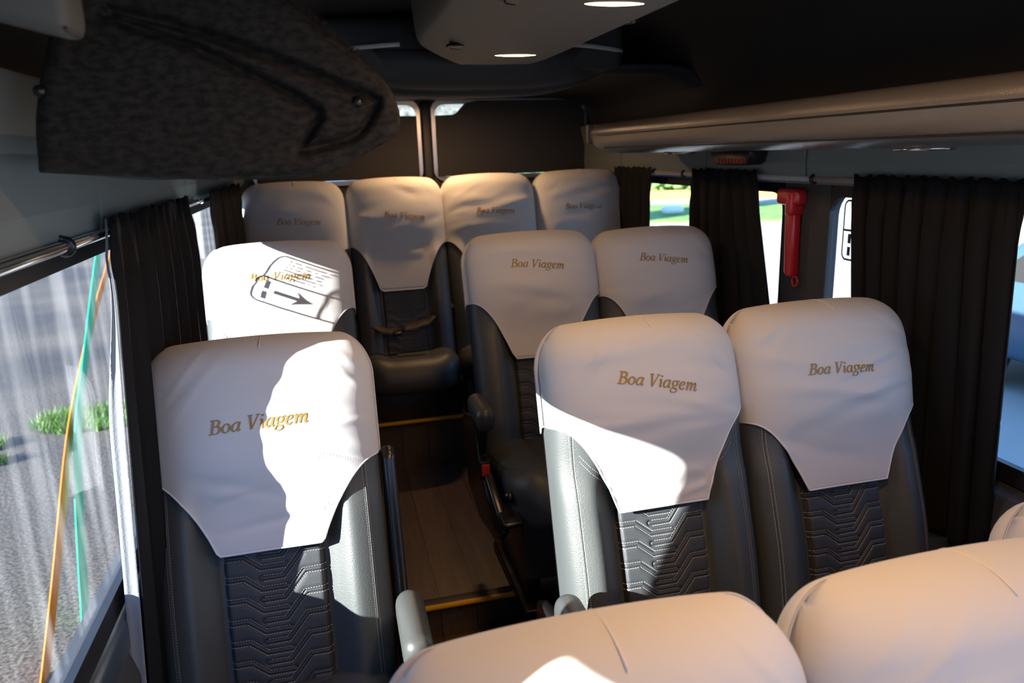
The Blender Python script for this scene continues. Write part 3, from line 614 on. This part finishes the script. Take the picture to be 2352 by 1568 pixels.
# carpeted end panel, outline in its own plane
YP = 1.0
out = [(-.330, -.004), (-.322, .060), (-.300, .13), (-.268, .20), (-.22, .245), (-.12, .245), (-.06, .215), (-.01, .178), (.03, .146), (.068, .114), (.092, .088), (.103, .062), (.1035, .040), (.094, .024), (.070, .012), (.035, -.006), (.004, -.018), (-.04, -.0225), (-.15, -.020)]
def panel():
    t = thing('rack_end_panel', 'big black carpeted rack end panel with moulded arrow grooves, upper left', 'end panel', (-.1, YP, .1)); o = (-.1, YP, .1)
    oc = catmull(out + [out[0]], 5)[:-1]; poly = np.array(oc)
    # distance field grid
    nx, nz = 260, 170; x = np.linspace(-.335, .107, nx); z = np.linspace(-.026, .25, nz); X, Z = np.meshgrid(x, z)
    n = len(poly); d = np.full(X.shape, 9.); inside = np.zeros(X.shape, bool)
    for i in range(n):
        a = poly[i]; b = poly[(i + 1) % n]; d = np.minimum(d, seg_dist(X, Z, a, b))
        c = ((a[1] > Z) != (b[1] > Z)) & (X < (b[0] - a[0]) * (Z - a[1]) / (b[1] - a[1] + 1e-12) + a[0]); inside ^= c
    def px(u, v):   # photo measurement of the grooves, on the panel plane
        return ((u - 80) / 840 * .4335 - .330, (402 - v) / 402 * .1875 - .006)
    g1 = catmull([px(*p) for p in ((275, 20), (330, 48), (450, 100), (560, 160), (640, 208), (700, 246), (718, 262), (716, 285), (695, 320), (670, 362))], 5)
    g2 = catmull([px(*p) for p in ((290, 15), (400, 42), (500, 75), (600, 115), (700, 160), (790, 203), (855, 235), (862, 248), (840, 290), (810, 325), (760, 345), (680, 363))], 5)
    g = np.full(X.shape, 9.)
    for gg, w_ in ((g1, 1), (g2, 1)):
        for a, b in zip(gg[:-1], gg[1:]): g = np.minimum(g, seg_dist(X, Z, a, b))
    r = .022; e = np.clip(d / r, 0, 1); y = YP + .020 * (1 - np.sqrt(1 - (1 - e) ** 2)) + .016 * np.exp(-(g / .0062) ** 2)
    idx = -np.ones(X.shape, int); V = []; F = []
    for i in range(nz):
        for j in range(nx):
            if inside[i, j]: idx[i, j] = len(V); V.append((X[i, j], y[i, j], Z[i, j]))
    for i in range(nz - 1):
        for j in range(nx - 1):
            q = (idx[i, j], idx[i, j + 1], idx[i + 1, j + 1], idx[i + 1, j])
            if min(q) >= 0: F.append(q)
    mk('carpeted_face', V, F, 'carpet', t, o)
    # body behind with the exact outline
    R = []
    for yy, ins in ((YP + .019, .001), (YP + .021, 0.), (YP + .05, 0.), (YP + .055, .004)):
        c = poly.mean(0)
        for p in poly: R.append((p[0] + (c[0] - p[0]) * ins * 5, yy, p[1] + (c[1] - p[1]) * ins * 5))
    F = gridF(4, n, True); F.append(tuple(3 * n + j for j in range(n)))
    mk('panel_edge', R, F, 'carpet', t, o)
    rnd = random.Random(4); b = B()   # fuzz along the upper edge
    for i in range(3200):
        q = rnd.random(); k = q * 62 + 22; i0 = int(k) % n; p = poly[i0] + (poly[(i0 + 1) % n] - poly[i0]) * (k % 1)
        if not (-.22 < p[0] < .075 and p[1] > .10): continue
        yy = YP + .012 + rnd.random() * .04; L_ = rnd.uniform(.006, .016); an = rnd.gauss(1.1, .5); dx, dz = math.cos(an) * L_, math.sin(an) * L_
        b.add([(p[0] - .0005, yy, p[1] - .003), (p[0] + .0005, yy, p[1] - .003), (p[0] + dx, yy + rnd.uniform(-.004, .004), p[1] + dz)], [(0, 1, 2)])
    f = b.mk('carpet_fuzz', 'carpet', t, o, smooth=False); f['kind'] = 'stuff'
    for (u, v) in ((122, 203), (816, 243)):
        x_, z_ = px(u, v); V = []; ns = 12; F = []
        for i in range(6):
            a = PI / 2 * i / 5
            for j in range(ns): V.append((x_ + .0075 * math.cos(a) * math.cos(2 * PI * j / ns), YP + .002 - .006 * math.sin(a), z_ + .0075 * math.cos(a) * math.sin(2 * PI * j / ns)))
        mk('screw_cap', V, gridF(6, ns, True), 'black_plastic', t, o)
panel()
# pale corner moulding at the very upper left
o_ = mk('corner_moulding', *prism([(-.34, .150), (-.215, .116), (-.207, .124), (-.206, .24), (-.34, .24)], .78, .84, 'xz', .008), 'corner', None, (-.28, .78, .15))
tag(o_, 'pale grey moulding in the upper left corner, before the carpeted panel', 'moulding')
def reading(x, y, z, lab, lx=.05):
    t = thing('reading_light', lab, 'light', (x, y, z), 'small reading lights under the racks'); o = (x, y, z)
    mk('light_ring', *tube([(x + lx * math.cos(a), y + lx * 1.2 * math.sin(a), z) for a in np.linspace(0, 2 * PI, 28)[:-1]], .004, 6, closed=True), 'chrome', t, o)
    V, F = prism([(x + lx * .9 * math.cos(a), y + lx * 1.1 * math.sin(a)) for a in np.linspace(0, 2 * PI, 24)[:-1]], z - .003, z + .006, 'xy'); mk('light_lens', V, F, 'clear', t, o, smooth=False)
reading(1.20, 1.32, -.022, 'oval lens under the right rack, above the big curtain')
reading(1.19, 2.40, -.022, 'oval lens under the right rack, beside the black display')
reading(-.15, 1.95, -.026, 'oval ring light under the left rack end')
# small black display under the right rack
t = thing('display_unit', 'small black unit with dim red characters above the right curtains', 'display', (1.34, 2.37, -.04)); o = (1.34, 2.37, -.04)
mk('case', *prism([(2.165, -.03), (2.177, -.058), (2.195, -.067), (2.375, -.067), (2.415, -.052), (2.425, -.025), (2.165, -.018)], 1.315, 1.38, 'yz', .006), 'black_plastic', t, o)
b_ = B()
for i in range(9):
    y_ = 2.19 + i * .021
    for z_ in (-.047, -.0535, -.060):
        if (i + int(z_ * 1000)) % 4: b_.add(*rbox(1.3125, 1.3155, y_, y_ + .012, z_ - .0012, z_ + .0012, 0))
    b_.add(*rbox(1.3125, 1.3155, y_, y_ + .003, -.060, -.047, 0))
b_.mk('red_characters', 'led', t, o, smooth=False)
# ---------------------------------------------------------------- curtains and rods
def curtain(name, label, x, ya_t, yb_t, ya_b, yb_b, zt, zb, nf, amp, seed, dxb=0, cat='curtain', lining=False):
    rnd = random.Random(seed); nu, nv = nf * 14, 46; phs = [rnd.uniform(-.8, .8) for _ in range(nf + 2)]; am = [rnd.uniform(.55, 1.25) for _ in range(nf + 2)]; am[0] = .35; am[1] = .6
    V = []
    for j in range(nv):
        t = j / (nv - 1); z = zt + (zb - zt) * t
        for i in range(nu):
            u = i / (nu - 1); q = u * nf; k = int(min(q, nf - 1e-6)); fr = q - k
            ph = phs[k] * (1 - fr) + phs[k + 1] * fr; a = am[k] * (1 - fr) + am[k + 1] * fr
            lo = sms(.0, .18, t); A = amp * a * (.35 + .65 * lo)
            w_ = math.sin(2 * PI * (q + ph * t * .45)); w2 = math.sin(2 * PI * (q * 2.7 + ph) + 3 * t) * .35 * (1 - lo * .7)
            y = ya_t + (yb_t - ya_t) * u + ((ya_b + (yb_b - ya_b) * u) - (ya_t + (yb_t - ya_t) * u)) * t + math.cos(2 * PI * q) * .010 * lo
            gat = .004 * math.sin(2 * PI * q * 3.1 + ph * 5) * math.exp(-((t - .075) / .03) ** 2)
            V.append((x + dxb * t + A * (w_ + w2) + gat + .010 * math.exp(-(t / .03) ** 2) * 0, y, z + .004 * math.sin(q * 9) * (t == 0)))
    o = ((x), (ya_t + yb_t) / 2, zb)
    ob = mk(name, V, gridF(nv, nu), 'curtain', None, o, solid=.0025)
    if lining:
        R_ = []
        for j in range(nv):
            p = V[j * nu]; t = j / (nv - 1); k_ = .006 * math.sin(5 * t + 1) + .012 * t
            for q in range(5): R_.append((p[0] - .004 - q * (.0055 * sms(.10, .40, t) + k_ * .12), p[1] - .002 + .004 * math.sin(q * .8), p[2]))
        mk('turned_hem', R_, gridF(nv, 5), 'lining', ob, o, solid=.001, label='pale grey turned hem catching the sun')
    return tag(ob, label, cat, 'black pleated window curtains')
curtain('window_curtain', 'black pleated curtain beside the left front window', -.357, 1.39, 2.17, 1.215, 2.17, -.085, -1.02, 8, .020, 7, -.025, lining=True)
curtain('window_curtain', 'dark curtain at the left rear, beside the back row', -.345, 2.47, 3.33, 2.42, 3.35, -.085, -1.0, 7, .014, 8, -.01)
curtain('window_curtain', 'black curtain at the right rear corner, beside the back row', 1.365, 3.02, 3.44, 3.02, 3.44, -.085, -.95, 5, .014, 9)
curtain('window_curtain', 'black curtain between the two right windows, left of the red hammer', 1.362, 2.20, 2.64, 1.95, 2.64, -.085, -.95, 6, .016, 10)
curtain('window_curtain', 'wide black curtain at the right, gathered above the front window', 1.360, 1.215, 1.725, 1.185, 1.64, -.090, -.93, 8, .020, 12, .0)
def rod(x, y0, y1, z, lab, brs):
    t = thing('curtain_rod', lab, 'rod', (x, (y0 + y1) / 2, z), 'chrome curtain rods'); o = (x, (y0 + y1) / 2, z)
    mk('tube', *tube([(x, y0, z), (x, y1, z)], .0085, 14), 'chrome' if x < 0 else 'pale_rod', t, o)
    s = -1 if x < .5 else 1
    for yb in brs:
        b_ = B(); b_.add(*tube([(x + .011 * math.cos(a), yb, z + .011 * math.sin(a)) for a in np.linspace(0, 2 * PI, 17)[:-1]], .005, 8, closed=True)); b_.add(*tube([(x, yb, z + .010), (x + s * .02, yb, z + .018), (x + s * .045, yb, z + .012)], .006, 8)); b_.mk('rod_bracket', 'black_plastic', t, o)
rod(-.380, .25, 2.44, -.112, 'chrome curtain rod along the left windows', (.7, 1.22))
rod(-.372, 2.46, 3.5, -.112, 'chrome curtain rod at the left rear', (2.9,))
rod(1.385, .3, 1.925, -.106, 'pale curtain rod above the right front window', (1.93,))
rod(1.385, 1.95, 3.5, -.106, 'pale curtain rod above the right rear windows', (2.75,))
# ---------------------------------------------------------------- red hammer on the right pillar
t = thing('emergency_hammer', 'red emergency hammer hanging on the pillar between the right windows', 'hammer', (1.41, 2.06, -.42)); o = (1.41, 2.06, -.42)
b_ = B(); b_.add(*rbox(1.385, 1.43, 2.012, 2.122, -.190, -.140, .014, 4)); b_.add(*rbox(1.38, 1.43, 2.03, 2.06, -.22, -.145, .008)); b_.mk('hammer_head', 'red', t, o)
mk('hammer_handle', *prism([(2.035, -.18), (2.088, -.18), (2.080, -.24), (2.072, -.40), (2.060, -.412), (2.034, -.412), (2.03, -.40)], 1.395, 1.425, 'yz', .007, 3), 'red', t, o)
mk('handle_loop', *tube([(1.41, 2.028 + .014 * math.cos(a), -.425 + .016 * math.sin(a)) for a in np.linspace(0, 2 * PI, 18)[:-1]], .0035, 6, closed=True), 'red', t, o)
mk('wall_clip', *rbox(1.425, 1.445, 2.03, 2.08, -.38, -.16, .004), 'rubber', t, o)
struct('trim_%d' % k, prism([(1.905, -.12), (2.13, -.12), (2.13, -.7), (1.905, -.7)], 1.425, 1.445, 'yz', .004), 'dark_liner')
# ---------------------------------------------------------------- stickers on the glass, stripes added outside it
def strip_poly(line, w, x0, x1):
    V = []; Q = catmull(line, 6)
    for p in Q:
        for xx_ in (x0, x1):
            V.append((xx_, p[0] - w / 2, p[1])); V.append((xx_, p[0] + w / 2, p[1]))
    F = []
    for i in range(len(Q) - 1):
        a = i * 4; F += [(a, a + 1, a + 5, a + 4), (a + 2, a + 6, a + 7, a + 3), (a, a + 4, a + 6, a + 2), (a + 1, a + 3, a + 7, a + 5)]
    return V, F
GX, GS = -1.38, 3.2  # coloured window lines added as bands outside, so they cast no shadow on the seats
o_ = mk('ribbon', *strip_poly([(1.66 * GS, -.10 * GS), (1.569 * GS, -.151 * GS), (1.398 * GS, -.307 * GS), (1.303 * GS, -.395 * GS), (1.245 * GS, -.487 * GS), (1.205 * GS, -.58 * GS), (1.165 * GS, -.689 * GS)], .125, GX, GX + .006), 'green_stripe', None, (GX, 3.9, -2.2), smooth=False); tag(o_, 'thin green stripe added outside the left front window', 'ribbon')
o_ = mk('ribbon', *strip_poly([(1.80 * GS, -.11 * GS), (1.701 * GS, -.166 * GS), (1.527 * GS, -.253 * GS), (1.397 * GS, -.33 * GS), (1.271 * GS, -.422 * GS), (1.12 * GS, -.58 * GS), (1.01 * GS, -.689 * GS)], .125, GX - .03, GX - .024), 'orange_stripe', None, (GX, 3.9, -2.2), smooth=False); tag(o_, 'thin orange stripe crossing the green one, added outside the left front window', 'ribbon')
def decal(x, label, tr):
    """sticker drawn in (a,b) units, tr maps to (y,z)"""
    b_ = B()
    def bar(p, q, w):
        p = np.array(tr(*p), float); q = np.array(tr(*q), float); t = (q - p) / np.linalg.norm(q - p); n_ = np.array([-t[1], t[0]]) * w * (.16 - .03 * abs(t[1])) / 2
        c = [p + n_, p - n_, q - n_, q + n_]
        b_.add([(x, *v) for v in c] + [(x + .0006, *v) for v in c], [(0, 1, 2, 3), (7, 6, 5, 4)])
    def poly(P):
        c = [tr(*v) for v in P]; n_ = len(c); b_.add([(x, *v) for v in c] + [(x + .0006, *v) for v in c], [tuple(range(n_)), tuple(range(2 * n_ - 1, n_ - 1, -1))])
    rr = rrect(0, 2.1, 0, 1, .12); 
    for i in range(len(rr)): bar(rr[i], rr[(i + 1) % len(rr)], .034)
    for p, q in (((0, .5), (2.1, .5)), ((1.05, 0), (1.05, 1))): bar(p, q, .036)
    rnd = random.Random(2)
    for row in range(6):
        y_ = .93 - row * .065; a = .22 + .03 * row * rnd.random()
        while a < .90 - .05 * rnd.random():
            w_ = rnd.uniform(.02, .05); bar((a, y_), (a + w_, y_ - .0), .022); bar((a, y_ + .018), (a, y_ - .018), .010); a += w_ + rnd.choice((.012, .012, .04))
    poly([(.16, .28), (.25, .28), (.25, .44), (.16, .44)]); poly([(.16, .07), (.25, .07), (.25, .22), (.16, .22)])
    bar((.34, .26), (.78, .26), .07); poly([(.66, .42), (.95, .26), (.66, .10), (.77, .26)])
    for row in range(2):
        for q in range(2): bar((1.35, .18 + row * .5 + q * .14), (1.62, .14 + row * .5 + q * .10), .035)
    bar((1.5, .1), (1.5, .35), .035); bar((1.5, .62), (1.5, .85), .035)
    o_ = b_.mk('window_sticker', 'decal', None, (x, tr(0, 0)[0], tr(0, 0)[1]), smooth=False); tag(o_, label, 'sticker', 'printed stickers on the windows')
decal(-.441, 'printed emergency sticker on the left window beside the middle row', lambda a, b: (2.262 - a * .092, -.322 + b * .162))
decal(1.449, 'printed outline sticker on the right front window, half behind the big curtain', lambda a, b: (1.868 - a * .135, -.335 + b * .168))
# ---------------------------------------------------------------- outside
GZ = -2.2
struct('ground', rbox(-60, 3.0, -30, 60, GZ - .1, GZ, 0), 'asphalt')
struct('ground', rbox(3.0, 70, -30, 90, GZ - .1, GZ + .01, 0), 'pavement')
def qd(pts, z0, z1): 
    return prism(pts, z0, z1, 'xy')
d = np.array([.448, .894]); nrm = np.array([.894, -.448])
def band_(r0, r1, w0, w1, z0, z1): return qd([tuple(d * r + nrm * w) for r, w in ((r0, w0), (r1, w0), (r1, w1), (r0, w1))], z0, z1)
o_ = mk('lawn', *band_(22.6, 29.3, -9, 3.5, GZ, GZ + .06), 'grass', None, (11, 22, GZ), smooth=False); tag(o_, 'green lawn beyond the right rear window', 'grass', kind='stuff')
struct('kerb', band_(32.6, 33.6, -14, 30, GZ, GZ + .35), 'kerb')
def bush(x, y, r, h, seed, label):
    rnd = random.Random(seed); b_ = B()
    for i in range(900):
        a = rnd.uniform(0, 2 * PI); q = rnd.random() ** .5; zz = rnd.random(); rr_ = r * q * math.sqrt(max(.05, 1 - zz ** 2)); c = Vector((x + rr_ * math.cos(a), y + rr_ * math.sin(a), GZ + zz * h + .1))
        u_ = Vector((rnd.gauss(0, 1), rnd.gauss(0, 1), rnd.gauss(0, 1))).normalized(); v_ = u_.cross(Vector((rnd.gauss(0, 1), rnd.gauss(0, 1), 1))).normalized(); s = r * .10
        b_.add([c - u_ * s, c + v_ * s * .6, c + u_ * s, c - v_ * s * .6], [(0, 1, 2, 3)])
    o_ = b_.mk('bush', 'leaf', None, (x, y, GZ), smooth=False); tag(o_, label, 'bush', 'bushes beyond the kerb')
for i, r in enumerate((-13, -6, 1, 8, 15, 22)):
    p = d * 38 + nrm * r; bush(p[0], p[1], 3.2, 3.0, i, 'leafy green bush far beyond the yellow kerb')
for i in range(5):
    p = d * (24.3 + .35 * i) + nrm * (-2.5 + 1.1 * i)
    V, F = rbox(p[0] - .35, p[0] + .35, p[1] - .2, p[1] + .2, GZ + .06, GZ + .32, .12, 3); o_ = mk('white_stone', V, F, 'stone', None, (p[0], p[1], GZ)); tag(o_, 'white stone lying on the lawn beyond the right rear window', 'stone', 'white stones on the lawn')
def tuft(x, y, r, n, seed, label):
    rnd = random.Random(seed); b_ = B()
    for i in range(n):
        a = rnd.uniform(0, 2 * PI); q = rnd.random() ** .6 * r; c = Vector((x + q * math.cos(a), y + q * .6 * math.sin(a), GZ)); h = rnd.uniform(.05, .13); l = Vector((rnd.gauss(0, .04), rnd.gauss(0, .04), h)); s = Vector((rnd.uniform(-.006, .006), .006, 0))
        b_.add([c - s, c + s, c + l], [(0, 1, 2)])
    o_ = b_.mk('grass_tuft', 'grass', None, (x, y, GZ), smooth=False); tag(o_, label, 'grass', kind='stuff')
tuft(-2.15, 7.0, .55, 2600, 1, 'large green grass tuft growing in the asphalt beside the curtain')
tuft(-2.72, 6.15, .14, 300, 2, 'small grass tuft in the asphalt crack, middle of the left window')
tuft(-2.95, 6.55, .22, 500, 3, 'small grass tuft in the asphalt at the left picture edge')
o_ = mk('rear_backdrop', *rbox(.5, 5.0, 19, 19.3, GZ, 5.5, 0), 'pale_backdrop', None, (2.7, 19, GZ), smooth=False); tag(o_, 'pale speckled backdrop added behind the gaps above the rear door blinds', 'wall')  # added backdrop, keeps the rear gaps whitish instead of sky blue
# parked car past the right front window
t = thing('parked_car', 'blue parked car glimpsed past the right edge of the big curtain', 'car', (6.6, 4.2, GZ)); o = (6.6, 4.2, GZ)
mk('car_body', *prism([(2.4, -1.9), (2.3, -1.45), (2.5, -1.3), (3.2, -1.22), (3.7, -.85), (4.9, -.8), (5.5, -1.2), (6.1, -1.3), (6.2, -1.9)], 5.6, 7.2, 'yz', .08, 3), 'car', t, o)
mk('car_window', *prism([(3.35, -1.22), (3.75, -.92), (4.8, -.88), (5.25, -1.2)], 5.585, 5.6, 'yz'), 'tyre', t, o, smooth=False)
for yy in (3.1, 5.4):
    for xx_ in (5.6, 7.05): mk('wheel', *prism([(yy + .32 * math.cos(a), -1.88 + .32 * math.sin(a)) for a in np.linspace(0, 2 * PI, 25)[:-1]], xx_, xx_ + .18, 'yz', .02), 'tyre', t, o)
